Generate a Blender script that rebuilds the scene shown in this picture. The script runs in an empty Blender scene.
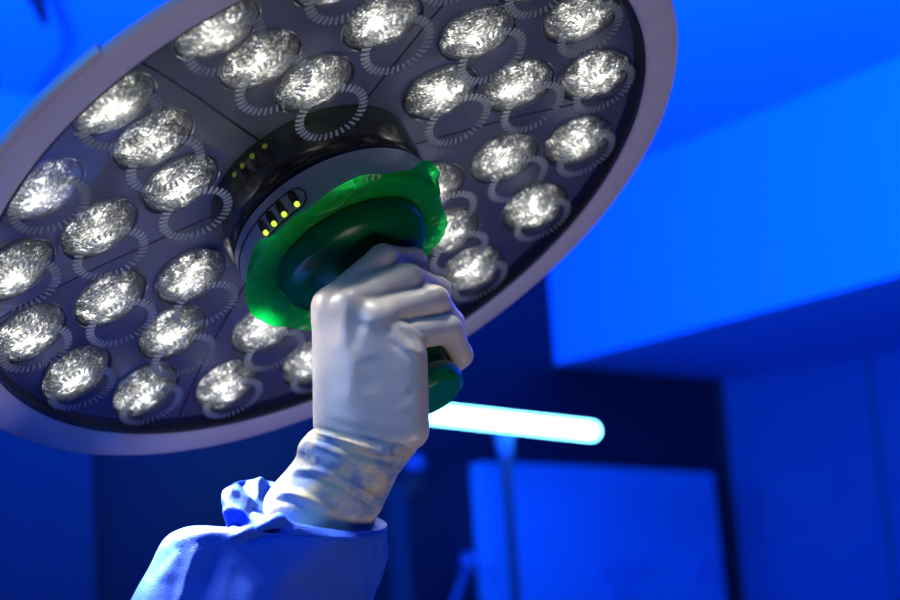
import bpy, bmesh, math, random
import numpy as np
from mathutils import Vector, Matrix

random.seed(4)
rng = np.random.default_rng(4)
SC = bpy.context.scene
COL = SC.collection

# ------------------------------------------------------------------ camera
FPX = 1620.0
PITCH, ROLL = math.radians(11.0), math.radians(4.0)
EYE = np.array([0.0, 0.0, 1.60])
_r = np.array([1.0, 0, 0]); FW = np.array([0, math.cos(PITCH), math.sin(PITCH)])
_u = np.array([0, -math.sin(PITCH), math.cos(PITCH)])
RT = _r * math.cos(ROLL) - _u * math.sin(ROLL)
UP = _u * math.cos(ROLL) + _r * math.sin(ROLL)

def ray(px, py):
    return FW + RT * ((px - 450) / FPX) - UP * ((py - 300) / FPX)
def W(px, py, d):                       # pixel direction + distance along the view axis -> world point
    return EYE + ray(px, py) * d
def cam2world(v):                       # (right, down, forward) -> world direction
    return RT * v[0] - UP * v[1] + FW * v[2]
def on_plane(px, py, p0, n):
    d = ray(px, py); return EYE + d * (np.dot(p0 - EYE, n) / np.dot(d, n))
def on_z(px, py, z):
    return on_plane(px, py, np.array([0, 0, z]), np.array([0, 0, 1.0]))

cam = bpy.data.cameras.new('camera'); camo = bpy.data.objects.new('camera', cam); COL.objects.link(camo)
cam.sensor_width = 36.0; cam.lens = FPX * 36.0 / 900.0
cam.clip_start = 0.05; cam.clip_end = 60
m = Matrix.Identity(4)
for i in range(3):
    m[i][0] = RT[i]; m[i][1] = UP[i]; m[i][2] = -FW[i]; m[i][3] = EYE[i]
camo.matrix_world = m
cam.dof.use_dof = True; cam.dof.focus_distance = 1.27; cam.dof.aperture_fstop = 4.5
SC.camera = camo

# ------------------------------------------------------------------ light, exposure
SC.view_settings.view_transform = 'Standard'; SC.view_settings.look = 'None'
SC.view_settings.exposure = 0.0; SC.view_settings.gamma = 1.0; SC.view_settings.use_curve_mapping = False
wd = bpy.data.worlds.new('world'); SC.world = wd; wd.use_nodes = True
bg = wd.node_tree.nodes['Background']; bg.inputs[0].default_value = (0.0, 0.06, 0.6, 1); bg.inputs[1].default_value = 0.05

def area(name, loc, to, size, energy, color, spread=180):
    l = bpy.data.lights.new(name, 'AREA'); l.shape = 'RECTANGLE'; l.size, l.size_y = size
    l.energy = energy; l.color = color; l.spread = math.radians(spread)
    o = bpy.data.objects.new(name, l); COL.objects.link(o); o.location = loc
    o.rotation_euler = (Vector(to) - Vector(loc)).to_track_quat('-Z', 'Y').to_euler()
    return o
BLUE = (0.0, 0.13, 1.0)
area('blue_ceiling_fill', (-1.3, 1.9, 2.35), (-0.6, 3.6, 3.2), (1.6, 0.3), 95, BLUE, 130)  # added unseen fill aimed upward to brighten the ceiling, no fixture modelled
area('blue_soffit_fill', (0.5, 2.2, 2.1), (1.2, 3.6, 2.95), (0.8, 0.3), 70, BLUE, 150)  # second added fill, out of view, lifts the soffit and right-hand ceiling
area('blue_front_fill', (-1.6, -0.4, 2.6), (0.0, 1.4, 1.5), (0.7, 0.7), 29, (0.08, 0.34, 1.0))  # unseen blue fill added at front left for the hand and sleeve
area('warm_low_fill', (0.75, 0.55, 0.55), (0.0, 1.3, 1.85), (0.5, 0.5), 6.2, (1.0, 0.86, 0.80))  # added low warm fill, stands in for beam light bounced off the floor

# ------------------------------------------------------------------ helpers
def tag(o, label=None, cat=None, group=None, kind=None):
    if label: o['label'] = label
    if cat: o['category'] = cat
    if group: o['group'] = group
    if kind: o['kind'] = kind
    return o
def empty(name, loc, parent=None):
    o = bpy.data.objects.new(name, None); COL.objects.link(o); o.location = Vector(loc); o.empty_display_size = 0.05
    if parent: o.parent = parent
    return o
def link(name, me, mat, parent=None, local=None, smooth=True):
    o = bpy.data.objects.new(name, me); COL.objects.link(o)
    if mat and not me.materials: me.materials.append(mat)
    if smooth:
        me.polygons.foreach_set('use_smooth', [True] * len(me.polygons))
    if parent: o.parent = parent
    if local is not None: o.matrix_local = local
    return o
def mesh(name, V, F):
    me = bpy.data.meshes.new(name); me.from_pydata([tuple(map(float, v)) for v in V], [], [tuple(map(int, f)) for f in F]); me.update(); return me
def sharp(me, deg=35):
    me.set_sharp_from_angle(angle=math.radians(deg))
def lathe(name, prof, n=96, a0=0.0, a1=None, close_prof=False):
    full = a1 is None
    if full: a1 = a0 + 2 * math.pi
    k = n if full else n + 1
    V = []
    for i in range(k):
        a = a0 + (a1 - a0) * i / n
        for r, z in prof: V.append((r * math.cos(a), r * math.sin(a), z))
    P = len(prof); F = []
    for i in range(n):
        j = (i + 1) % k
        for q in range(P if close_prof else P - 1):
            w = (q + 1) % P
            F.append((i * P + q, j * P + q, j * P + w, i * P + w))
    if not full and close_prof:
        F.append(tuple(range(P - 1, -1, -1))); F.append(tuple((k - 1) * P + q for q in range(P)))
    me = mesh(name, V, F); sharp(me); return me
def tube(name, pts, rad, n=16):
    pts = [Vector(p) for p in pts]; V = []; F = []
    prev = None
    for i, p in enumerate(pts):
        t = (pts[min(i + 1, len(pts) - 1)] - pts[max(i - 1, 0)]).normalized()
        if prev is None: a = t.orthogonal().normalized()
        else: a = (prev - t * prev.dot(t)).normalized()
        prev = a; b = t.cross(a); r = rad[i] if hasattr(rad, '__len__') else rad
        for k in range(n):
            q = 2 * math.pi * k / n; V.append(p + a * math.cos(q) * r + b * math.sin(q) * r)
    for i in range(len(pts) - 1):
        for k in range(n): F.append((i * n + k, i * n + (k + 1) % n, (i + 1) * n + (k + 1) % n, (i + 1) * n + k))
    F.append(tuple(range(n - 1, -1, -1))); F.append(tuple((len(pts) - 1) * n + k for k in range(n)))
    me = mesh(name, V, F); sharp(me, 50); return me
def slab(name, poly, n, thick):         # polygon extruded along -n (front stays where it is)
    n = np.array(n, float); n /= np.linalg.norm(n)
    k = len(poly); V = [np.array(p) for p in poly] + [np.array(p) - n * thick for p in poly]
    F = [tuple(range(k)), tuple(range(2 * k - 1, k - 1, -1))] + [(i, k + i, k + (i + 1) % k, (i + 1) % k) for i in range(k)]
    me = mesh(name, V, F)
    bm = bmesh.new(); bm.from_mesh(me); bmesh.ops.recalc_face_normals(bm, faces=bm.faces); bm.to_mesh(me); bm.free()
    return me

# ------------------------------------------------------------------ materials
def mat(name, color, rough=0.5, metal=0.0, spec=0.5, noise=None, bump=None, coat=0.0, sss=0.0):
    m = bpy.data.materials.new(name); m.use_nodes = True; nt = m.node_tree; b = nt.nodes['Principled BSDF']
    b.inputs['Base Color'].default_value = (*color, 1); b.inputs['Roughness'].default_value = rough
    b.inputs['Metallic'].default_value = metal; b.inputs['Specular IOR Level'].default_value = spec
    b.inputs['Coat Weight'].default_value = coat
    if sss:
        b.inputs['Subsurface Weight'].default_value = sss; b.inputs['Subsurface Radius'].default_value = (0.01, 0.007, 0.006)
        b.inputs['Subsurface Scale'].default_value = 0.5
    tc = nt.nodes.new('ShaderNodeTexCoord')
    if noise:
        sc, amt = noise; n = nt.nodes.new('ShaderNodeTexNoise'); n.inputs['Scale'].default_value = sc; n.inputs['Detail'].default_value = 4
        nt.links.new(tc.outputs['Object'], n.inputs['Vector'])
        r = nt.nodes.new('ShaderNodeValToRGB')
        r.color_ramp.elements[0].position = 0.3; r.color_ramp.elements[1].position = 0.7
        r.color_ramp.elements[0].color = (*[c * (1 - amt) for c in color], 1); r.color_ramp.elements[1].color = (*[min(1, c * (1 + amt)) for c in color], 1)
        nt.links.new(n.outputs['Fac'], r.inputs[0]); nt.links.new(r.outputs[0], b.inputs['Base Color'])
    if bump:
        sc, st, dist = bump; n = nt.nodes.new('ShaderNodeTexNoise'); n.inputs['Scale'].default_value = sc; n.inputs['Detail'].default_value = 5
        nt.links.new(tc.outputs['Object'], n.inputs['Vector'])
        bp = nt.nodes.new('ShaderNodeBump'); bp.inputs['Strength'].default_value = st; bp.inputs['Distance'].default_value = dist
        nt.links.new(n.outputs['Fac'], bp.inputs['Height']); nt.links.new(bp.outputs[0], b.inputs['Normal'])
    return m
def emis(name, color, strength):
    m = bpy.data.materials.new(name); m.use_nodes = True; nt = m.node_tree; nt.nodes.clear()
    o = nt.nodes.new('ShaderNodeOutputMaterial'); e = nt.nodes.new('ShaderNodeEmission')
    e.inputs[0].default_value = (*color, 1); e.inputs[1].default_value = strength
    nt.links.new(e.outputs[0], o.inputs[0]); return m

M = {}
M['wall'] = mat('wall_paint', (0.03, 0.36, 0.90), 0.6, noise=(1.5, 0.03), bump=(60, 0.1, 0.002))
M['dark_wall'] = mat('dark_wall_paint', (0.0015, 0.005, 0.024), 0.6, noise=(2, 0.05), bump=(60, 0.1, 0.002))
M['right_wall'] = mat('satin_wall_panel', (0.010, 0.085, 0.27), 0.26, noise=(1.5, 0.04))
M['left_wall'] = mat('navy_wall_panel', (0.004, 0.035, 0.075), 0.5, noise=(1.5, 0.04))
M['floor'] = mat('vinyl_floor', (0.03, 0.08, 0.2), 0.35, noise=(6, 0.1))
M['door'] = mat('door_laminate', (0.03, 0.28, 0.66), 0.45, noise=(3, 0.04))
M['dark'] = mat('dark_trim', (0.02, 0.02, 0.03), 0.5, noise=(20, 0.1))
M['rim'] = mat('rim_plastic', (0.62, 0.59, 0.62), 0.45, noise=(30, 0.03), bump=(900, 0.08, 0.0004))
M['plate'] = mat('plate_metal', (0.13, 0.14, 0.20), 0.42, metal=0.4, noise=(18, 0.12), bump=(500, 0.06, 0.0004))
M['black'] = mat('hub_black', (0.012, 0.012, 0.014), 0.16, noise=(40, 0.1), coat=0.3)
M['grey_ring'] = mat('control_ring_grey', (0.30, 0.42, 0.60), 0.42, noise=(40, 0.04))
M['metal'] = mat('arm_metal', (0.6, 0.62, 0.66), 0.4, metal=0.3, noise=(20, 0.04))
M['led'] = emis('indicator_green', (0.75, 0.95, 0.10), 1.1)
M['tube'] = emis('tube_glow', (0.16, 0.70, 1.0), 15.0)
M['bowl'] = mat('dark_green_plastic', (0.0, 0.11, 0.03), 0.20, spec=0.14, noise=(30, 0.2))
M['grip'] = mat('green_plastic', (0.0, 0.16, 0.055), 0.3, noise=(30, 0.15))

def lens_material():
    m = bpy.data.materials.new('led_lens'); m.use_nodes = True; nt = m.node_tree; L = nt.links; b = nt.nodes['Principled BSDF']
    N = nt.nodes.new
    tc = N('ShaderNodeTexCoord'); oi = N('ShaderNodeObjectInfo')
    def math_(op, a, b_=None, c_=None):
        n = N('ShaderNodeMath'); n.operation = op
        for i, x in enumerate((a, b_, c_)):
            if x is None: continue
            if isinstance(x, (int, float)): n.inputs[i].default_value = x
            else: L.new(x, n.inputs[i])
        return n.outputs[0]
    off = N('ShaderNodeVectorMath'); off.operation = 'ADD'; L.new(tc.outputs['Object'], off.inputs[0])
    sc = math_('MULTIPLY', oi.outputs['Random'], 7.0); cx = N('ShaderNodeCombineXYZ')
    for i in range(3): L.new(sc, cx.inputs[i])
    L.new(cx.outputs[0], off.inputs[1])
    st = N('ShaderNodeMapping'); st.inputs['Scale'].default_value = (0.55, 1.5, 1.0); L.new(off.outputs[0], st.inputs['Vector'])
    vo = N('ShaderNodeTexVoronoi'); vo.inputs['Scale'].default_value = 560; vo.inputs['Randomness'].default_value = 0.8; L.new(st.outputs[0], vo.inputs['Vector'])
    n1 = N('ShaderNodeTexNoise'); n1.inputs['Scale'].default_value = 95; n1.inputs['Detail'].default_value = 3; L.new(off.outputs[0], n1.inputs['Vector'])
    n2 = N('ShaderNodeTexNoise'); n2.inputs['Scale'].default_value = 640; n2.inputs['Detail'].default_value = 2; L.new(st.outputs[0], n2.inputs['Vector'])
    # distance from the lens centre (in its own plane)
    fl = N('ShaderNodeVectorMath'); fl.operation = 'MULTIPLY'; fl.inputs[1].default_value = (30, 30, 0)
    sh = N('ShaderNodeVectorMath'); sh.operation = 'SUBTRACT'; sh.inputs[1].default_value = (-0.002, 0.0115, 0); L.new(tc.outputs['Object'], sh.inputs[0]); L.new(sh.outputs[0], fl.inputs[0])
    ln = N('ShaderNodeVectorMath'); ln.operation = 'LENGTH'; L.new(fl.outputs[0], ln.inputs[0])
    rad = ln.outputs['Value']
    core = math_('POWER', math_('MAXIMUM', math_('SUBTRACT', 1.0, math_('MULTIPLY', rad, 1.05)), 0.0), 1.4)
    blot = math_('POWER', math_('MAXIMUM', math_('MULTIPLY', math_('SUBTRACT', n1.outputs['Fac'], 0.44), 5.5), 0.0), 1.5)
    cellv = math_('MAXIMUM', math_('SUBTRACT', 1.0, math_('MULTIPLY', vo.outputs['Distance'], 1.45)), 0.0)
    spk = math_('MAXIMUM', math_('MULTIPLY', math_('SUBTRACT', n2.outputs['Fac'], 0.36), 3.6), 0.0)
    fac = math_('MULTIPLY', math_('POWER', cellv, 1.3), math_('POWER', spk, 1.3))
    gate = math_('ADD', math_('ADD', math_('MULTIPLY', core, 2.0), 0.09), math_('MULTIPLY', blot, math_('ADD', math_('MULTIPLY', core, 6.5), 0.30)))
    e = math_('ADD', math_('MULTIPLY', fac, gate), math_('MULTIPLY', math_('POWER', math_('MULTIPLY', blot, core), 1.5), 1.1))
    glow = math_('MULTIPLY', math_('POWER', core, 2.2), math_('ADD', math_('MULTIPLY', n2.outputs['Fac'], 2.2), -0.25))
    e = math_('ADD', math_('MULTIPLY', e, 1.6), math_('MULTIPLY', glow, 1.3))
    rmp = N('ShaderNodeValToRGB'); L.new(math_('MULTIPLY', e, 0.8), rmp.inputs[0])
    rmp.color_ramp.elements[0].color = (0.66, 0.70, 0.62, 1); rmp.color_ramp.elements[1].color = (1.0, 0.97, 0.86, 1)
    L.new(rmp.outputs[0], b.inputs['Emission Color']); L.new(e, b.inputs['Emission Strength'])
    b.inputs['Base Color'].default_value = (0.18, 0.18, 0.18, 1); b.inputs['Roughness'].default_value = 0.22; b.inputs['Metallic'].default_value = 0.6
    bp = N('ShaderNodeBump'); bp.inputs['Strength'].default_value = 0.9; bp.inputs['Distance'].default_value = 0.0012
    L.new(vo.outputs['Distance'], bp.inputs['Height']); L.new(bp.outputs[0], b.inputs['Normal'])
    return m
M['lens'] = lens_material()

def thin_glass(name, tint, diff, dcol, rough=0.03, ior=1.45, gloss=1.0, transl=0.5, bump=None):
    m = bpy.data.materials.new(name); m.use_nodes = True; nt = m.node_tree; nt.nodes.clear(); N = nt.nodes.new; L = nt.links
    o = N('ShaderNodeOutputMaterial'); t = N('ShaderNodeBsdfTransparent'); t.inputs[0].default_value = (*tint, 1)
    d = N('ShaderNodeBsdfDiffuse'); d.inputs[0].default_value = (*dcol, 1); tl = N('ShaderNodeBsdfTranslucent'); tl.inputs[0].default_value = (*dcol, 1)
    md = N('ShaderNodeMixShader'); md.inputs[0].default_value = transl; L.new(d.outputs[0], md.inputs[1]); L.new(tl.outputs[0], md.inputs[2])
    mx = N('ShaderNodeMixShader'); mx.inputs[0].default_value = diff; L.new(t.outputs[0], mx.inputs[1]); L.new(md.outputs[0], mx.inputs[2])
    g = N('ShaderNodeBsdfGlossy'); g.inputs['Roughness'].default_value = rough
    fr = N('ShaderNodeFresnel'); fr.inputs['IOR'].default_value = ior
    mu = N('ShaderNodeMath'); mu.operation = 'MULTIPLY'; mu.inputs[1].default_value = gloss; L.new(fr.outputs[0], mu.inputs[0])
    m2 = N('ShaderNodeMixShader'); L.new(mu.outputs[0], m2.inputs[0]); L.new(mx.outputs[0], m2.inputs[1]); L.new(g.outputs[0], m2.inputs[2])
    if bump:
        tc = N('ShaderNodeTexCoord'); n = N('ShaderNodeTexNoise'); n.inputs['Scale'].default_value = bump[0]; n.inputs['Detail'].default_value = 4; n.inputs['Distortion'].default_value = 1.2
        L.new(tc.outputs['Object'], n.inputs['Vector']); bp = N('ShaderNodeBump'); bp.inputs['Strength'].default_value = bump[1]; bp.inputs['Distance'].default_value = bump[2]
        L.new(n.outputs['Fac'], bp.inputs['Height'])
        for q in (d, tl, g): L.new(bp.outputs[0], q.inputs['Normal'])
    L.new(m2.outputs[0], o.inputs[0]); return m
M['glass'] = thin_glass('cover_glass', (0.97, 0.98, 1.0), 0.0, (0.7, 0.75, 0.85), 0.03, gloss=1.5)
M['ridge'] = thin_glass('moulded_clear_ridge', (0.95, 0.97, 1.0), 0.92, (0.82, 0.91, 1.0), 0.15, transl=0.8)
M['bezel'] = thin_glass('clear_bezel', (0.8, 0.82, 0.85), 0.3, (0.7, 0.72, 0.75), 0.12, transl=0.4)
M['skirt'] = thin_glass('thin_green_film', (0.03, 0.80, 0.16), 0.72, (0.0, 1.0, 0.12), 0.22, transl=0.9, bump=(55, 0.8, 0.004))

# ------------------------------------------------------------------ the room
Z_SOFFIT = EYE[2] + 0.80
pB = on_z(556, 365, Z_SOFFIT); pC = on_z(900, 275, Z_SOFFIT); pE = on_z(720, 380, Z_SOFFIT); pD = on_z(900, 350, Z_SOFFIT)
def hn(a, b):                           # horizontal normal of the vertical plane through a,b
    t = (b - a); t[2] = 0; t /= np.linalg.norm(t); return np.array([t[1], -t[0], 0.0]), t
nS, tS = hn(pB, pC.copy()); nBk, tBk = hn(pB, pE.copy()); nR, tR = hn(pE, pD.copy())
def face_cam(n, p):
    return n if np.dot(EYE - p, n) > 0 else -n
nS = face_cam(nS, pB); nBk = face_cam(nBk, pB); nR = face_cam(nR, pE)
Z_CEIL = on_plane(900, 57, pB, nS)[2]
def at(p, z): return np.array([p[0], p[1], z])
wl = pB - tBk * 4.2; wr = pE + tR * 5.2
def struct(name, me, m_, label, cat='wall', parent=None):
    o = link(name, me, m_, parent, smooth=False)
    if parent is None: tag(o, label, cat, kind='structure')
    return o
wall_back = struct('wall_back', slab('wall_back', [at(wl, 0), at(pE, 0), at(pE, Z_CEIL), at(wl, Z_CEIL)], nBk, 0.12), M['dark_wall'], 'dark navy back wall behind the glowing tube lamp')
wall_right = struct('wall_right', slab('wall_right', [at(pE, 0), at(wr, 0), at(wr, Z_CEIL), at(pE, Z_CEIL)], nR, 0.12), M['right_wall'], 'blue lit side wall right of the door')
ceil_poly = [at(wl, Z_CEIL) + np.array([0, -6, 0]) + np.array([-1.0, 0, 0]), at(wr, Z_CEIL) + np.array([1, -4, 0]), at(wr, Z_CEIL) + np.array([1, 1, 0]), at(pE, Z_CEIL) + np.array([0.3, 0.3, 0]), at(wl, Z_CEIL) + np.array([-1, 0.3, 0])]
ceiling = struct('ceiling', slab('ceiling', ceil_poly, (0, 0, -1), 0.1), M['wall'], 'smooth ceiling washed in bright blue light', 'ceiling')
floor = struct('floor', slab('floor', [at(p, 0.0) for p in ceil_poly], (0, 0, 1), 0.1), M['floor'], 'plain vinyl floor of the operating room', 'floor')
sof = [at(pB, Z_SOFFIT), at(pB + tS * 3.6, Z_SOFFIT), at(pE + tR * 4.4, Z_SOFFIT), at(pE, Z_SOFFIT)]
soffit = struct('trim_1', slab('soffit', [at(p, Z_SOFFIT) for p in sof], (0, 0, -1), Z_CEIL - Z_SOFFIT), M['wall'], 'boxed ceiling soffit with bright blue face above the side wall', 'soffit')

# left wall return: a shallow pier at the far left, lighter than the back wall
pl0 = on_plane(-140, 520, pB, nBk); pl1 = on_plane(82, 520, pB, nBk)
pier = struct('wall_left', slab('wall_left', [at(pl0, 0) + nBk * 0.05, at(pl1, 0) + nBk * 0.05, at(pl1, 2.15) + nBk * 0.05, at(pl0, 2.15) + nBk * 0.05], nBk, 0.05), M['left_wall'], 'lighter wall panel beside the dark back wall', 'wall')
pl4 = on_plane(330, 300, pB, nBk)
struct('lit_upper_panel', slab('lit_upper_panel', [at(pl0, 2.45) + nBk * 0.05, at(pl4, 2.45) + nBk * 0.05, at(pl4, Z_CEIL) + nBk * 0.05, at(pl0, Z_CEIL) + nBk * 0.05], nBk, 0.05), M['wall'], None, parent=pier)  # added panel, its paler paint stands in for the brightly lit wall top
pl2 = on_plane(388, 520, pB, nBk); pl3 = on_plane(404, 520, pB, nBk)

# right wall: seam strips
def wall_px(px, py, n, p, off=0.0): return on_plane(px, py, p + n * off, n)
for k, (x0, y0, x1, y1) in enumerate([(866, 352, 886, 600)]):
    a = wall_px(x0, y0, nR, pE, 0.004); b = wall_px(x1, y1, nR, pE, 0.004)
    s = tR * 0.006
    struct('panel_joint', slab('panel_joint', [at(a, 0) - s, at(a, 0) + s, at(a, Z_SOFFIT) + s, at(a, Z_SOFFIT) - s], nR, 0.004), M['left_wall'], None, parent=wall_right)
# dark corner trim between back wall and right wall
struct('corner_trim', slab('corner_trim', [at(pE - tBk * 0.045, 0) + nBk * 0.012, at(pE, 0) + nBk * 0.012, at(pE, Z_SOFFIT) + nBk * 0.012, at(pE - tBk * 0.045, Z_SOFFIT) + nBk * 0.012], nBk, 0.012), M['dark'], None, parent=wall_back)
# lighter narrow strip right of the sleeve
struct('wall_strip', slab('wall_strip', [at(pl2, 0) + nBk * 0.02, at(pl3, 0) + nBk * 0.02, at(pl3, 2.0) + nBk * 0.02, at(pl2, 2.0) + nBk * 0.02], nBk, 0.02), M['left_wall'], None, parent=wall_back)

# door
door = empty('door_1', at(on_plane(605, 600, pB, nBk), 0)); tag(door, 'pale flat door leaf lit blue under the tube lamp', 'door', kind='structure')
def wp(px, py, off): return on_plane(px, py, pB + nBk * off, nBk)
d0 = wp(503, 462, 0.05); d1 = wp(713, 473, 0.05); zt = 0.5 * (d0[2] + d1[2])
inv = lambda p: Vector(p) - door.location
def dpart(name, poly, thick, m_, par=door):
    me = slab(name, poly, nBk, thick); me.transform(Matrix.Translation(-door.location)); return link(name, me, m_, par, smooth=False)
leaf = dpart('door_leaf', [at(d0, 0.01), at(d1, 0.01), d1, d0], 0.05, M['door'])
j0 = wp(484, 462, 0.06); j1 = wp(499, 463, 0.06)
dpart('door_frame', [at(j0, 0.0), at(j1, 0.0), j1, j0], 0.06, M['door'])
for (x, y, w, h) in ((632, 569, 16, 9), (608, 571, 9, 8), (708, 570, 12, 11), (622, 594, 13, 9)):
    dpart('push_plate', [wp(x - w, y + h, 0.056), wp(x + w, y + h, 0.056), wp(x + w, y - h, 0.056), wp(x - w, y - h, 0.056)], 0.006, mat('plate_blue', (0.04, 0.22, 0.62), 0.4, noise=(20, 0.1)))

# ceiling hatch with a rounded corner, upper left
hz = Z_CEIL - 0.02
hp = [(-120, 235), (0, 120), (30, 92), (50, 68), (60, 54), (63, 45), (62, 34), (57, 20), (48, -4), (30, -40), (-60, -120), (-240, 60)]
hp = [on_z(x, y, hz) for x, y in hp]
hatch = struct('trim_2', slab('ceiling_hatch', hp, (0, 0, -1), 0.02), M['wall'], 'ceiling hatch panel with a rounded corner beside the lamp', 'ceiling panel')
g0, g1 = on_z(34, -6, hz - 0.004), on_z(45, 25, hz - 0.004); gw = np.array([0.02, 0.0, 0])
struct('hatch_slot', slab('hatch_slot', [g0 - gw, g1 - gw * 0.4, g1 + gw * 0.4, g0 + gw], (0, 0, -1), 0.004), M['dark'], None, parent=hatch)

# ------------------------------------------------------------------ surgical light
D0 = 1.34
Nn = cam2world((0.45462, 0.76852, -0.45022)); Nn /= np.linalg.norm(Nn)
Uu = cam2world((0.86068, -0.50914, 0.0)); Uu -= Nn * np.dot(Uu, Nn); Uu /= np.linalg.norm(Uu)
Vv = np.cross(Nn, Uu)
CL = EYE + cam2world((-0.09774, -0.06797, 1.34))
LM = Matrix([[Uu[i], Vv[i], Nn[i], CL[i]] for i in range(3)] + [[0, 0, 0, 1]])
def LW(x, y, z): return CL + Uu * x + Vv * y + Nn * z
def LP(a, r, z): a = math.radians(a); return LW(r * math.cos(a), r * math.sin(a), z)
def to_local(p): q = np.array(p) - CL; return np.array([q @ Uu, q @ Vv, q @ Nn])
def px_local(px, py, z):
    return to_local(on_plane(px, py, CL + Nn * z, Nn))

lamp = empty('surgical_light', (0, 0, 0)); lamp.matrix_world = LM
tag(lamp, 'round grey surgical ceiling light with rings of glowing lenses, tilted down', 'surgical light')
RO, RI = 0.3296, 0.2990
link('rim', lathe('rim', [(RI - 0.001, -0.016), (RI - 0.001, -0.002), (RI + 0.0005, 0.001), (RI + 0.004, 0.003), (RI + 0.014, 0.0045), (RI + 0.024, 0.0042), (RO - 0.001, 0.0025), (RO + 0.0015, -0.001), (RO - 0.0005, -0.0040), (RO - 0.010, -0.0100), (RO - 0.026, -0.0200)], 160), M['rim'], lamp)
link('housing', lathe('housing', [(RO - 0.026, -0.0200), (0.26, -0.042), (0.18, -0.066), (0.09, -0.085), (0.0001, -0.087)], 96), M['rim'], lamp)
link('rim_gasket', lathe('rim_gasket', [(RI - 0.004, -0.001), (RI - 0.0005, 0.0005), (RI - 0.0005, -0.02), (RI - 0.004, -0.02)], 128, close_prof=True), M['dark'], lamp)
tabm = lathe('rim_tab', [(RO - 0.004, 0.0025), (RO + 0.0030, 0.0012), (RO + 0.0036, -0.003), (RO + 0.0020, -0.006), (RO - 0.006, -0.010)], 16, math.radians(101), math.radians(124), True)
link('rim_tab', tabm, M['rim'], lamp)

def plate_z(r): return float(np.interp(r, [0.085, 0.132, 0.1923, 0.2608, 0.30], [-0.042, -0.038, -0.0325, -0.022, -0.013]))
radii = [0.088, 0.11, 0.132, 0.16, 0.1923, 0.225, 0.2608, 0.285, 0.298]
gap = 0.0011
for k in range(6):
    a0 = math.radians(40.3 + 60 * k); a1 = a0 + math.radians(60)
    V = []; F = []; na = 20
    for r in radii:
        da = gap / r
        for i in range(na + 1):
            a = (a0 + da) + (a1 - a0 - 2 * da) * i / na
            V.append((r * math.cos(a), r * math.sin(a), plate_z(r)))
    nb = len(V); V += [(x, y, z - 0.003) for x, y, z in V]
    R_ = len(radii)
    for j in range(R_ - 1):
        for i in range(na):
            q = j * (na + 1) + i; F.append((q, q + na + 1, q + na + 2, q + 1)); F.append((nb + q, nb + q + 1, nb + q + na + 2, nb + q + na + 1))
    for j in range(R_ - 1):
        for i in (0, na):
            q = j * (na + 1) + i; F.append((q, q + na + 1, nb + q + na + 1, nb + q) if i else (q, nb + q, nb + q + na + 1, q + na + 1))
    me = mesh('plate_segment', V, F); sharp(me, 30)
    link('plate_segment', me, M['plate'], lamp)
link('back_disc', lathe('back_disc', [(r, plate_z(r) - 0.006) for r in (0.08, 0.132, 0.1923, 0.2608, 0.299)], 64), M['dark'], lamp)

# lenses
RL = 0.0326
n_l = 40
lens_me = lathe('led_lens', [(0.0001, 0.0128), (0.006, 0.0126), (0.012, 0.0119), (0.018, 0.0104), (0.024, 0.0078), (0.0285, 0.0045), (0.0312, 0.0016), (RL, -0.001)], n_l)
bez_me = lathe('bezel', [(RL + 0.0004, -0.001), (RL + 0.0005, 0.0024), (RL + 0.0010, 0.0030), (RL + 0.0015, 0.0024), (RL + 0.0018, 0.0)], n_l)
gap_me = lathe('lens_recess', [(RL - 0.0012, 0.0010), (RL + 0.0009, 0.0014)], n_l)
RINGS = ((18, 0.2607, 8.62), (12, 0.1923, -5.70), (6, 0.1321, 10.33))
sites = []
for n, r, ph in RINGS:
    for k in range(n): sites.append((r, math.radians(ph + k * 360 / n)))
# fluted rings moulded into the cover glass
NT = 36
V = []; F = []
for k in range(NT):
    a = 2 * math.pi * k / NT; ca, sa = math.cos(a), math.sin(a); hw = 0.0009
    base = len(V)
    for (r, t, z) in ((0.0230, -hw, 0), (0.0305, -hw * 1.3, 0), (0.0305, hw * 1.3, 0), (0.0230, hw, 0), (0.0238, 0, 0.0013), (0.0268, 0, 0.0019), (0.0298, 0, 0.0013)):
        V.append((r * ca - t * sa, r * sa + t * ca, z))
    F += [tuple(base + q for q in f) for f in ((0, 1, 6, 5, 4), (2, 3, 4, 5, 6), (1, 2, 6), (3, 0, 4))]
ridge_me = mesh('fluted_ring', V, F)
cover = link('cover_glass', lathe('cover_glass', [(RI - 0.002, -0.0045), (0.25, -0.0045), (0.2, -0.0045), (0.14, -0.0045), (0.0885, -0.0045)], 128), M['glass'], lamp)
spot = bpy.data.lights.new('led_beam', 'SPOT'); spot.energy = 32.0; spot.color = (1.0, 0.93, 0.80); spot.spot_size = math.radians(37); spot.spot_blend = 1.0; spot.shadow_soft_size = 0.012
wide = spot.copy(); wide.energy = 2.8; wide.spot_size = math.radians(74)
lens_me.materials.append(M['lens']); bez_me.materials.append(M['bezel']); gap_me.materials.append(M['dark']); ridge_me.materials.append(M['ridge'])
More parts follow.
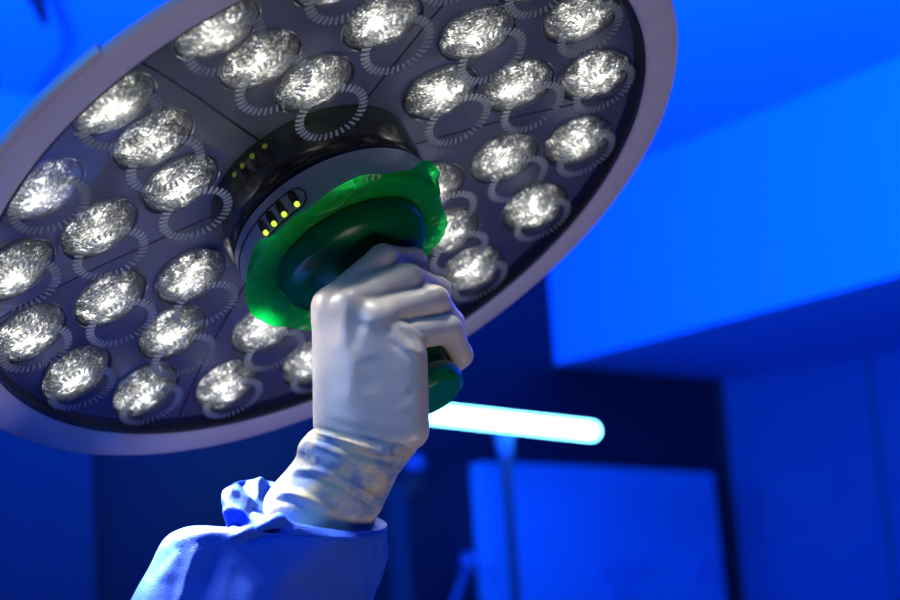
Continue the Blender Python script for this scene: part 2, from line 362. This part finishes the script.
for r, a in sites:
    z = plate_z(r); sl = math.atan2(plate_z(r + 0.02) - plate_z(r - 0.02), 0.04)
    mt = Matrix.Translation((r * math.cos(a), r * math.sin(a), z + 0.001)) @ Matrix.Rotation(a, 4, 'Z') @ Matrix.Rotation(-sl, 4, 'Y') @ Matrix.Rotation(-a, 4, 'Z')
    L_ = link('led_lens', lens_me, None, lamp, mt)
    link('bezel', bez_me, None, L_); link('lens_recess', gap_me, None, L_)
    link('fluted_ring', ridge_me, None, cover, Matrix.Translation((r * math.cos(a), r * math.sin(a), -0.0043)) @ Matrix.Rotation(a, 4, 'Z'), smooth=False)
    so = bpy.data.objects.new('led_beam', spot if r > 0.15 else wide); COL.objects.link(so); so.parent = lamp
    so.matrix_local = Matrix.Translation((r * math.cos(a), r * math.sin(a), z + 0.0185)) @ Matrix.Rotation(a, 4, 'Z') @ Matrix.Rotation(-0.5 * sl, 4, 'Y') @ Matrix.Rotation(math.pi, 4, 'X')

# hub and control ring
link('hub', lathe('hub', [(0.0905, -0.046), (0.0905, -0.036), (0.0900, -0.012), (0.0885, 0.002), (0.0875, 0.0035), (0.08, 0.0035)], 96), M['black'], lamp)
ring = link('control_ring', lathe('control_ring', [(0.0800, 0.0030), (0.0870, 0.0032), (0.0882, 0.0046), (0.0880, 0.0090), (0.0868, 0.0300), (0.0850, 0.0335), (0.0800, 0.0345), (0.02, 0.0345)], 128), M['grey_ring'], lamp)
def ring_r(z): return float(np.interp(z, [0.0046, 0.009, 0.03], [0.0882, 0.0880, 0.0868]))
def ring_pt(a, z, off=0.0):
    a = math.radians(a); r = ring_r(z) + off; return (r * math.cos(a), r * math.sin(a), z)
# printed outline of the button field (rounded bar) as a thin raised band
path = []
for a in np.linspace(168, 99, 30): path.append((a, 0.0125))
for q in np.linspace(90, -90, 12): path.append((97 - 6 * math.cos(math.radians(q)) + 2, 0.0212 - 0.0087 * math.sin(math.radians(q))))
for a in np.linspace(99, 168, 30): path.append((a, 0.0299))
link('button_outline', tube('button_outline', [ring_pt(a, z, 0.0002) for a, z in path], 0.00075, 8), M['dark'], ring)
for a in (99.5, 108.0, 115.5, 122.5):
    V = []; F = []
    n = 20; zc0, zc1 = 0.0172, 0.0245; hw = 0.0034
    o2 = [];
    for i in range(n):
        t = 2 * math.pi * i / n; cx, sy = math.cos(t) * hw, math.sin(t) * hw
        o2.append((cx, (zc1 if sy > 0 else zc0) + sy))
    top = [ring_pt(a + math.degrees(x / 0.087), z, 0.0010) for x, z in o2]; bot = [ring_pt(a + math.degrees(x / 0.087), z, -0.001) for x, z in o2]
    V = top + bot; F = [tuple(range(n - 1, -1, -1))] + [(i, (i + 1) % n, n + (i + 1) % n, n + i) for i in range(n)]
    btn = link('button', mesh('button', V, F), M['black'], ring, smooth=False)
    p = Vector(ring_pt(a, 0.0262, 0.0008)); me = bpy.data.meshes.new('indicator'); bm = bmesh.new()
    bmesh.ops.create_uvsphere(bm, u_segments=14, v_segments=8, radius=0.0024); bmesh.ops.translate(bm, vec=p, verts=bm.verts); bm.to_mesh(me); bm.free()
    link('indicator', me, M['led'], btn)
# suspension arm from the back of the head to the ceiling
lw = np.linalg.inv(np.array(LM.to_3x3()))
upl = lw @ np.array([0, 0, 1.0])
b0 = np.array([0, 0, -0.08]); b1 = np.array([0, 0, -0.16]); top = to_local(at(LW(0, 0, -0.16), Z_CEIL))
link('support_arm', tube('support_arm', [b0, (b0 + b1) / 2, b1, b1 + (top - b1) * 0.05, b1 + (top - b1) * 0.5, top], [0.04, 0.035, 0.03, 0.026, 0.026, 0.03], 24), M['metal'], lamp)
link('ceiling_mount', tube('ceiling_mount', [top - (top - b1) / np.linalg.norm(top - b1) * 0.05, top], [0.07, 0.12], 32), M['metal'], lamp)

# ------------------------------------------------------------------ sterile handle cover
hcov = empty('handle_cover', (0, 0, 0)); hcov.matrix_world = LM
tag(hcov, 'green plastic sterile handle cover with wavy skirt on the lamp hub', 'handle cover')
flange = link('flange', lathe('flange', [(0.060, 0.0350), (0.0655, 0.0362), (0.0668, 0.0385), (0.0662, 0.0430), (0.0630, 0.0490), (0.0560, 0.0545), (0.0460, 0.0580), (0.0360, 0.0615), (0.0295, 0.0680), (0.0270, 0.0760), (0.0262, 0.0860)], 96), M['bowl'], hcov)
link('grip', lathe('grip', [(0.0262, 0.0860), (0.0258, 0.1200), (0.0256, 0.1550), (0.0250, 0.1630), (0.0235, 0.1665), (0.0232, 0.1690)], 64), M['bowl'], hcov)
link('grip_end', lathe('grip_end', [(0.0232, 0.1690), (0.0262, 0.1702), (0.0282, 0.1735), (0.0284, 0.1790), (0.0270, 0.1845), (0.0230, 0.1880), (0.0001, 0.1892)], 64), M['grip'], hcov)
edge_px = [(432, 162, .020), (440, 172, .021), (434, 190, .028), (443, 208, .036), (448, 224, .042), (440, 240, .045), (430, 255, .048),
           (404, 285, .049), (360, 318, .048), (308, 330, .046), (285, 328, .044), (262, 322, .043), (250, 312, .041), (245, 290, .035), (247, 270, .031), (252, 254, .029), (258, 243, .030), (275, 232, .036), (292, 221, .037),
           (310, 207, .037), (330, 191, .034), (345, 180, .031), (360, 175, .031), (380, 173, .032), (400, 172, .031), (412, 168, .027), (424, 162, .022)]
ed = []
for x, y, z in edge_px:
    q = px_local(x, y, z); ed.append((math.atan2(q[1], q[0]) % (2 * math.pi), math.hypot(q[0], q[1]), z))
ed.sort(); ea = np.array([e[0] for e in ed]); er = np.array([e[1] for e in ed]); ez = np.array([e[2] for e in ed])
def per(a, y): return np.interp(a, np.concatenate([ea - 2 * math.pi, ea, ea + 2 * math.pi]), np.tile(y, 3))
na, nr = 200, 14
V = []; F = []
for i in range(na):
    a = 2 * math.pi * i / na; R1 = max(float(np.mean([per(a + d, er) for d in (-.02, 0, .02)])), 0.074); Z1 = float(np.mean([per(a + d, ez) for d in (-.04, 0, .04)]))
    for j in range(nr):
        t = j / (nr - 1); r = 0.062 + (R1 - 0.062) * t
        z = 0.0375 + (Z1 - 0.0375) * t ** 1.3 + 0.0022 * math.sin(7 * a + 2 * math.sin(3 * a)) * t * (1 - 0.5 * t) + 0.0007 * math.sin(17 * a + 5 * t) * t
        if r < 0.0885 and z < 0.0355: z = 0.0355
        V.append((r * math.cos(a), r * math.sin(a), z))
for i in range(na):
    for j in range(nr - 1):
        k = (i + 1) % na; F.append((i * nr + j, i * nr + j + 1, k * nr + j + 1, k * nr + j))
link('skirt', mesh('skirt', V, F), M['skirt'], hcov)

# ------------------------------------------------------------------ gloved hand (one continuous surface from a distance field)
def surface_nets(vals, origin, h):
    nx, ny, nz = vals.shape; s = vals < 0
    cs = np.zeros((nx - 1, ny - 1, nz - 1), int)
    corners = [(i, j, k) for i in (0, 1) for j in (0, 1) for k in (0, 1)]
    for i, j, k in corners: cs += s[i:nx - 1 + i, j:ny - 1 + j, k:nz - 1 + k]
    act = (cs > 0) & (cs < 8); idx = np.argwhere(act); ids = -np.ones(act.shape, int); ids[act] = np.arange(len(idx))
    acc = np.zeros((len(idx), 3)); cnt = np.zeros(len(idx))
    for a, ca in enumerate(corners):
        for b in range(a + 1, 8):
            cb = corners[b]
            if sum(abs(x - y) for x, y in zip(ca, cb)) != 1: continue
            va = vals[idx[:, 0] + ca[0], idx[:, 1] + ca[1], idx[:, 2] + ca[2]]; vb = vals[idx[:, 0] + cb[0], idx[:, 1] + cb[1], idx[:, 2] + cb[2]]
            c = (va < 0) != (vb < 0); t = np.where(c, va / np.where(c, va - vb, 1), 0)
            p = np.array(ca) + t[:, None] * (np.array(cb) - np.array(ca)); acc[c] += p[c]; cnt[c] += 1
    V = origin + h * (idx + acc / cnt[:, None])
    F = []
    for ax in range(3):
        o1, o2 = [q for q in range(3) if q != ax]
        sl0 = [slice(None)] * 3; sl1 = [slice(None)] * 3; sl0[ax] = slice(0, -1); sl1[ax] = slice(1, None)
        e0 = s[tuple(sl0)]; e1 = s[tuple(sl1)]; ch = np.argwhere(e0 != e1)
        ok = (ch[:, o1] > 0) & (ch[:, o2] > 0) & (ch[:, o1] < s.shape[o1] - 1) & (ch[:, o2] < s.shape[o2] - 1); ch = ch[ok]
        sg = e0[tuple(ch.T)]
        def cell(d1, d2):
            c = ch.copy(); c[:, o1] -= d1; c[:, o2] -= d2; return ids[tuple(c.T)]
        q = np.stack([cell(1, 1), cell(0, 1), cell(0, 0), cell(1, 0)], 1)
        flip = sg if ax != 1 else ~sg
        q[~flip] = q[~flip][:, ::-1]; F.append(q)
    return V, np.concatenate(F)
def cone(P, a, b, ra, rb):
    a, b = np.array(a), np.array(b); d = b - a; t = np.clip(((P - a) @ d) / (d @ d), 0, 1)
    return np.linalg.norm(P - a - t[..., None] * d, axis=-1) - (ra + (rb - ra) * t)
def smin(a, b, k):
    h = np.clip(0.5 + 0.5 * (b - a) / k, 0, 1); return b + (a - b) * h - k * h * (1 - h)
def chain(P, pts, k=0.004):
    r = None
    for (a, ra), (b, rb) in zip(pts[:-1], pts[1:]):
        c = cone(P, a, b, ra, rb); r = c if r is None else smin(r, c, k)
    return r
mm = 0.001
FING = {
 'index': [(W(331, 304, 1.258), 13 * mm), (LP(60, .0405, .0785), 12.2 * mm), (LP(0, .0395, .0740), 10.8 * mm), (LP(-58, .0350, .0780), 9.2 * mm)],
 'middle': [(W(352, 304, 1.246), 13 * mm), (LP(45, .0410, .1015), 12.4 * mm), (LP(-8, .0450, .1050), 11.0 * mm), (LP(-66, .0365, .1060), 9.2 * mm)],
 'ring': [(W(376, 317, 1.239), 12.5 * mm), (LP(29, .0440, .1255), 12.0 * mm), (LP(-22, .0440, .1310), 10.6 * mm), (LP(-82, .0350, .1310), 9.0 * mm)],
 'little': [(W(398, 337, 1.238), 11.5 * mm), (LP(18, .0385, .1490), 11.2 * mm), (LP(-22, .0375, .1610), 9.4 * mm), (LP(-70, .0350, .1600), 8.4 * mm)],
}
THUMB = [(W(338, 402, 1.250), 15 * mm), (W(335, 358, 1.272), 13.0 * mm), (LP(196, .0385, .096), 10.8 * mm), (LP(248, .0365, .098), 9.8 * mm)]
PALM = [  # metacarpals: knuckle -> wrist
 (W(331, 309, 1.257), 15.0 * mm, W(334, 425, 1.232), 16.0 * mm),
 (W(352, 311, 1.246), 15.0 * mm, W(356, 430, 1.227), 17.5 * mm),
 (W(379, 325, 1.240), 15.0 * mm, W(384, 434, 1.225), 17.5 * mm),
 (W(408, 356, 1.235), 15.0 * mm, W(409, 430, 1.225), 15.5 * mm),
 (W(362, 345, 1.244), 14.0 * mm, W(368, 440, 1.230), 21.0 * mm),
]
allp = np.array([p for c in FING.values() for p, _ in c] + [p for p, _ in THUMB] + [q for a in PALM for q in (a[0], a[2])])
lo, hi = allp.min(0) - 0.035, allp.max(0) + 0.035
h = 0.0014
nx, ny, nz = [int(v) for v in np.ceil((hi - lo) / h)]
G = np.stack(np.meshgrid(lo[0] + h * np.arange(nx), lo[1] + h * np.arange(ny), lo[2] + h * np.arange(nz), indexing='ij'), -1)
fd = None
for nme in ('index', 'middle', 'ring', 'little'):
    c = chain(G, FING[nme]); fd = c if fd is None else smin(fd, c, 0.0032)
pd = None
for a, ra, b, rb in PALM:
    c = cone(G, a, b, ra, rb); pd = c if pd is None else smin(pd, c, 0.012)
td = chain(G, THUMB, 0.006)
sd = smin(smin(fd, pd, 0.007), td, 0.006)
V, F = surface_nets(sd, lo, h)
def relax(V, F, it=2, lam=0.5):
    E = np.concatenate([F[:, [0, 1]], F[:, [1, 2]], F[:, [2, 3]], F[:, [3, 0]]]); 
    for _ in range(it):
        s = np.zeros_like(V); c = np.zeros(len(V))
        np.add.at(s, E[:, 0], V[E[:, 1]]); np.add.at(c, E[:, 0], 1); np.add.at(s, E[:, 1], V[E[:, 0]]); np.add.at(c, E[:, 1], 1)
        V = V + lam * (s / c[:, None] - V)
    return V
V = relax(V, F, 3)
def vnormals(V, F):
    n = np.cross(V[F[:, 2]] - V[F[:, 0]], V[F[:, 3]] - V[F[:, 1]]); vn = np.zeros_like(V)
    for k in range(4): np.add.at(vn, F[:, k], n)
    return vn / np.maximum(np.linalg.norm(vn, axis=1, keepdims=True), 1e-12)
def to_px(V):
    q = V - EYE; d = q @ FW; return np.stack([450 + FPX * (q @ RT) / d, 300 - FPX * (q @ UP) / d], 1), d
def crease(V, F, segs, front_only=True):
    """raise (+) or press in (-) soft ridges along pixel polylines on the side facing the viewer"""
    vn = vnormals(V, F); px, d = to_px(V); face = (vn @ FW) < 0.1 if front_only else np.ones(len(V), bool)
    off = np.zeros(len(V))
    for pts, w, amp in segs:
        best = np.full(len(V), 1e9); tt = np.zeros(len(V)); n = len(pts) - 1
        for i in range(n):
            a, b = np.array(pts[i], float), np.array(pts[i + 1], float); e = b - a
            t = np.clip(((px - a) @ e) / (e @ e), 0, 1); dd = np.linalg.norm(px - a - t[:, None] * e, axis=1)
            m_ = dd < best; best[m_] = dd[m_]; tt[m_] = (i + t[m_]) / n
        taper = np.clip(np.minimum(tt, 1 - tt) * 5, 0.15, 1)
        off += amp * np.exp(-(best / w) ** 2) * taper
    off[~face] = 0
    return V + vn * off[:, None]
vn = vnormals(V, F)
if np.mean(np.sum(vn * (V - V.mean(0)), 1)) < 0: F = F[:, ::-1]
V = crease(V, F, [
    # loose folds at the base of the little finger
    ([(398, 326), (410, 338), (424, 352)], 2.6, -1.6 * mm), ([(402, 322), (417, 333), (430, 345)], 2.2, 0.9 * mm),
    ([(393, 333), (405, 345), (420, 357)], 2.4, 1.1 * mm), ([(390, 341), (402, 351), (418, 363)], 2.4, -1.1 * mm),
    ([(386, 326), (394, 336), (402, 342)], 2.0, -0.7 * mm), ([(406, 318), (414, 326), (428, 338)], 2.0, -0.8 * mm),
    # knuckles and tendons of the back of the hand
    ([(313, 328), (317, 315), (324, 303)], 6, 0.9 * mm), ([(325, 350), (330, 330), (338, 312)], 9.0, -1.0 * mm),
    ([(350, 352), (355, 334), (364, 318)], 9.0, -1.2 * mm), ([(340, 330), (346, 314), (353, 304)], 6, 0.7 * mm), ([(362, 338), (369, 324), (377, 316)], 6, 0.6 * mm),
    ([(310, 338), (330, 343), (352, 345)], 5, 0.5 * mm),
    ([(366, 356), (371, 372), (372, 396)], 10, -1.0 * mm), ([(417, 382), (411, 390), (408, 398)], 3, -0.8 * mm),
    ([(392, 305), (374, 297), (356, 296)], 3.0, -0.8 * mm), ([(350, 287), (370, 283), (392, 288)], 2.6, -0.6 * mm),
    ([(420, 283), (422, 288), (421, 294)], 2.2, -0.9 * mm), ([(425, 282), (427, 289), (425, 295)], 2.4, 0.6 * mm),
    ([(316, 418), (350, 428), (395, 437)], 5, -0.6 * mm), ([(340, 412), (352, 380), (350, 352)], 10, 0.5 * mm),
    ([(396, 412), (410, 405), (426, 409)], 4, 0.5 * mm), ([(332, 378), (350, 384), (380, 380)], 6, -0.2 * mm)])
V = relax(V, F, 2)
M['glove'] = mat('latex_glove', (0.58, 0.54, 0.50), 0.36, noise=(70, 0.05), bump=(220, 0.14, 0.0010), sss=0.12)
person = empty('person', at(W(250, 640, 1.2), 1.2)); tag(person, 'raised forearm in blue gown sleeve and white glove gripping the green handle', 'person')
def plink(name, V, F, m_, par=person):
    me = mesh(name, V - np.array(person.location), F); o = link(name, me, m_, par); return o
glove = plink('glove', V, F, M['glove'])

# ---- wrist cuff of the glove and gown sleeve: tubes through measured sections
def spline(xs, n):
    xs = np.array(xs, float); k = len(xs); out = []
    ext = np.vstack([2 * xs[0] - xs[1], xs, 2 * xs[-1] - xs[-2]])
    for i in range(n):
        u_ = i / (n - 1) * (k - 1); s = min(int(u_), k - 2); t = u_ - s; p0, p1, p2, p3 = ext[s:s + 4]
        out.append(0.5 * ((2 * p1) + (p2 - p0) * t + (2 * p0 - 5 * p1 + 4 * p2 - p3) * t * t + (3 * p1 - p0 - 3 * p2 + p3) * t ** 3))
    return np.array(out)
def section_tube(secs, nt, n, extra=None, sq=1.0):
    """secs rows: left x, left y, right x, right y, depth, half depth, rise of the back edge (px)"""
    S = spline(secs, nt); V = []
    for i, (lx, ly, rx, ry, dc, hd, rise) in enumerate(S):
        for k in range(n):
            th = 2 * math.pi * k / n; c, s = math.cos(th), math.sin(th)
            cc = math.copysign(abs(c) ** sq, c); ss = math.copysign(abs(s) ** sq, s)
            x = (lx + rx) / 2 + (rx - lx) / 2 * cc; y = (ly + ry) / 2 + (ry - ly) / 2 * cc - rise * ss; d = dc + hd * ss
            if extra: x, y, d = extra(i / (nt - 1), th, x, y, d)
            V.append(W(x, y, d))
    F = []
    for i in range(nt - 1):
        for k in range(n): F.append((i * n + k, (i + 1) * n + k, (i + 1) * n + (k + 1) % n, i * n + (k + 1) % n))
    return np.array(V), np.array(F)
def orient(V, F, nring):
    c = V.reshape(-1, nring, 3).mean(1); vn = vnormals(V, F); vec = V - np.repeat(c, nring, 0)
    return F[:, ::-1] if np.mean(np.sum(vn * vec, 1)) < 0 else F

def cuff_fold(t, th, x, y, d):
    w = 0.9 * math.sin(26 * t + 3 * math.cos(th)) + 0.7 * math.sin(th * 9 + 7 * t)
    return x + w * 0.35 * math.cos(th), y, d - 0.0005 * w * math.sin(th)
V, F = section_tube([(314, 424, 421, 440, 1.229, .024, 6), (313, 430, 417, 449, 1.229, .026, 6), (306, 435, 410, 458, 1.229, .027, 6), (299, 444, 405, 465, 1.229, .028, 7),
                     (296, 456, 399, 473, 1.229, .028, 7), (287, 470, 392, 487, 1.229, .028, 8), (273, 486, 384, 503, 1.229, .029, 9), (265, 499, 376, 519, 1.230, .029, 10), (262, 514, 370, 534, 1.231, .028, 10)], 90, 140, cuff_fold)
F = orient(V, F, 140)
V = crease(V, F, [
    ([(311, 431), (340, 440), (375, 451), (408, 460)], 2.6, 2.2 * mm), ([(308, 437), (340, 447), (375, 458), (404, 466)], 2.2, -1.2 * mm),
    ([(305, 441), (335, 452), (365, 463), (398, 471)], 2.4, 0.8 * mm),
    ([(292, 470), (315, 470), (340, 478), (362, 491), (384, 504)], 3.2, 2.4 * mm), ([(292, 477), (318, 478), (342, 487), (365, 501), (380, 511)], 2.6, -1.4 * mm),
    ([(276, 492), (298, 494), (318, 503), (338, 516)], 3.0, 2.4 * mm), ([(270, 499), (292, 503), (312, 512)], 2.6, -1.4 * mm),
    ([(303, 452), (302, 458), (306, 464)], 3, -1.0 * mm), ([(318, 453), (316, 460), (312, 466)], 3, 1.0 * mm), ([(372, 507), (378, 511), (383, 506)], 3, 1.2 * mm)])
def cuff_material():
    m = mat('glove_cuff', (0.80, 0.74, 0.60), 0.5, sss=0.1, bump=(160, 0.25, 0.0012)); nt = m.node_tree; b = nt.nodes['Principled BSDF']; N = nt.nodes.new; L = nt.links
    tc = N('ShaderNodeTexCoord'); n = N('ShaderNodeTexNoise'); n.inputs['Scale'].default_value = 32; n.inputs['Detail'].default_value = 5; n.inputs['Roughness'].default_value = 0.65
    L.new(tc.outputs['Object'], n.inputs['Vector']); r = N('ShaderNodeValToRGB'); L.new(n.outputs['Fac'], r.inputs[0])
    r.color_ramp.elements[0].position = 0.46; r.color_ramp.elements[0].color = (0.62, 0.55, 0.38, 1)
    r.color_ramp.elements[1].position = 0.60; r.color_ramp.elements[1].color = (0.17, 0.27, 0.50, 1)
    L.new(r.outputs[0], b.inputs['Base Color']); return m
cuff = plink('glove_cuff', V, F, cuff_material(), glove)
cuff['label'] = 'cream bunched cuff of the glove over the sleeve end'

def sleeve_fold(t, th, x, y, d):
    g = lambda a, c, w: math.exp(-((((a - c + math.pi) % (2 * math.pi)) - math.pi) / w) ** 2)
    lip = math.exp(-(t / 0.16) ** 2)
    # bunched cloth standing up behind the left of the cuff
    up = g(th, 2.35, 0.75) * lip * 26
    y -= up
    wv = math.sin(th * 7 + 1.0) * g(th, 2.4, 0.9) * lip
    x += 2 * wv; d += 0.004 * wv
    d += 0.003 * math.sin(th * 5 + 8 * t) * (0.3 + t) ; x += 1.6 * math.sin(th * 4 + 11 * t)
    return x, y, d
V, F = section_tube([(272, 520, 372, 540, 1.236, .027, 10), (252, 506, 379, 530, 1.236, .034, 12), (226, 495, 385, 525, 1.235, .044, 15), (221, 498, 387, 527, 1.234, .048, 14),
                     (227, 515, 388, 532, 1.235, .052, 10), (233, 527, 389, 539, 1.238, .054, 4), (196, 526, 389, 546, 1.243, .059, 0), (166, 537, 388, 556, 1.247, .063, 0), (147, 568, 380, 580, 1.250, .066, 0), (127, 604, 369, 606, 1.250, .068, 0),
                     (80, 700, 330, 710, 1.240, .068, 0), (10, 850, 280, 870, 1.21, .068, 0), (-40, 990, 240, 1010, 1.18, .066, 0)], 300, 260, sleeve_fold)
F = orient(V, F, 260)
V = crease(V, F, [
    ([(228, 540), (240, 535), (264, 525), (288, 516), (296, 518)], 4.5, 5 * mm), ([(238, 545), (266, 536), (292, 527)], 4.5, -3.5 * mm),
    ([(294, 516), (320, 517), (350, 519), (386, 527)], 3, 1.4 * mm),
    ([(237, 474), (246, 486), (257, 501)], 4.2, -5 * mm), ([(224, 492), (240, 494), (256, 503)], 4, 4 * mm), ([(264, 474), (258, 486), (257, 500)], 4.5, 3.2 * mm), ([(274, 474), (267, 486), (261, 500)], 4.5, -4 * mm),
    ([(226, 480), (238, 488), (252, 499)], 3.5, -2 * mm),
    ([(226, 504), (231, 518), (236, 533)], 3.2, 5 * mm), ([(240, 526), (246, 514), (262, 509)], 5, -6 * mm), ([(258, 506), (276, 510), (290, 514)], 3, 2 * mm),
    ([(172, 546), (188, 535), (225, 533)], 6, 3 * mm), ([(148, 584), (158, 566), (172, 550)], 5, -1.6 * mm), ([(158, 584), (168, 566), (182, 550)], 6, 1.0 * mm), ([(200, 542), (190, 572), (178, 610)], 6, 2.2 * mm), ([(216, 545), (208, 580), (198, 612)], 6, -2.5 * mm), ([(234, 556), (226, 580), (218, 612)], 6, 1.6 * mm),
    ([(290, 560), (330, 552), (372, 556)], 14, 1.2 * mm), ([(280, 590), (320, 580), (360, 586)], 12, -1.5 * mm), ([(250, 545), (262, 570), (268, 605)], 10, -1.5 * mm),
    ([(384, 534), (378, 565), (366, 600)], 5, -2.5 * mm)])
V = relax(V, F, 4)
def gown_material():
    m = mat('gown_fabric', (0.016, 0.09, 0.62), 0.62, noise=(25, 0.12)); nt = m.node_tree; b = nt.nodes['Principled BSDF']; N = nt.nodes.new; L = nt.links
    b.inputs['Specular IOR Level'].default_value = 0.25
    tc = N('ShaderNodeTexCoord'); v = N('ShaderNodeTexVoronoi'); v.inputs['Scale'].default_value = 900; L.new(tc.outputs['Object'], v.inputs['Vector'])
    n = N('ShaderNodeTexNoise'); n.inputs['Scale'].default_value = 60; n.inputs['Detail'].default_value = 4; L.new(tc.outputs['Object'], n.inputs['Vector'])
    a = N('ShaderNodeMath'); a.operation = 'MULTIPLY_ADD'; a.inputs[1].default_value = 4.0; L.new(n.outputs['Fac'], a.inputs[0]); L.new(v.outputs['Distance'], a.inputs[2])
    bp = N('ShaderNodeBump'); bp.inputs['Strength'].default_value = 0.35; bp.inputs['Distance'].default_value = 0.0010; L.new(a.outputs[0], bp.inputs['Height']); L.new(bp.outputs[0], b.inputs['Normal'])
    return m
sleeve = plink('gown_sleeve', V, F, gown_material())

# ------------------------------------------------------------------ tube lamp on a stand, background
DT = 4.3
t1 = W(591, 431, DT); t0 = W(418, 412, DT - 0.18); tb = (t0 + t1) / 2
hd_ = W(505, 445, DT - 0.04)
tl = empty('tube_lamp', at(hd_, 0)); tag(tl, 'glowing horizontal tube lamp on a thin pole stand before the door', 'lamp')
def tloc(p): return np.array(p) - np.array(tl.location)
ax = (t1 - t0) / np.linalg.norm(t1 - t0)
rr = 0.0228; ptsT = []; rad = []
for q in np.linspace(0, math.pi / 2, 6): ptsT.append(t0 - ax * rr * math.cos(q)); rad.append(max(rr * math.sin(q), 0.002))
for q in np.linspace(math.pi / 2, 0, 6): ptsT.append(t1 + ax * rr * math.cos(q)); rad.append(max(rr * math.sin(q), 0.002))
link('tube', tube('tube', [tloc(p) for p in ptsT], rad, 20), M['tube'], tl)
M['pole'] = mat('pole_paint', (0.01, 0.015, 0.04), 0.5, noise=(20, 0.1)); M['fit'] = mat('fitting_plastic', (0.02, 0.09, 0.32), 0.5, noise=(20, 0.1))
hb = tloc(hd_)
link('swivel_head', tube('swivel_head', [hb + np.array([0, 0, 0.035]), hb + np.array([0, 0, 0.02]), hb + np.array([0, 0, -0.02]), hb + np.array([0, 0, -0.04])], [0.03, 0.024, 0.02, 0.012], 16), M['fit'], tl)
link('pole', tube('pole', [np.array([hb[0], hb[1], 0.03]), hb + np.array([0, 0, -0.03])], 0.011, 14), M['pole'], tl)
link('base', lathe('base', [(0.0001, 0.0), (0.12, 0.0), (0.12, 0.012), (0.10, 0.022), (0.03, 0.03), (0.0001, 0.035)], 40), M['pole'], tl)

# slanted rod with a round knob, and a round fitting, both dim in front of the dark wall
rod = empty('equipment_rod', at(W(440, 640, 4.8), 0)); tag(rod, 'dim slanted rod with round knob between sleeve and door', 'rod')
rl = np.array(rod.location); ka = W(469, 562, 4.8) - rl; kb = W(440, 640, 4.8) - rl
link('rod', tube('rod', [np.array([kb[0], kb[1], 0.0]), kb, ka], 0.011, 14), M['fit'], rod)
link('knob', tube('knob', [ka + np.array([0, 0, s_]) for s_ in (-.03, -.025, -.01, .01, .025, .03)], [.004, .02, .028, .028, .02, .004], 16), M['fit'], rod)
fx = W(411, 467, 3.9)
fit = empty('wall_fitting', wp(411, 467, 0.0)); tag(fit, 'small round blue fitting with dark socket beside the glove cuff', 'wall fitting')
fl_ = np.array(fit.location); out = nBk
link('dome', tube('dome', [out * s_ + np.array([0, 0, 0.01]) for s_ in (0, .03, .045, .05)], [.03, .03, .02, .004], 18), M['fit'], fit)
link('socket', tube('socket', [out * s_ + np.array([0, 0, -0.06]) for s_ in (0, .02, .025)], [.04, .04, .03], 18), M['dark'], fit)
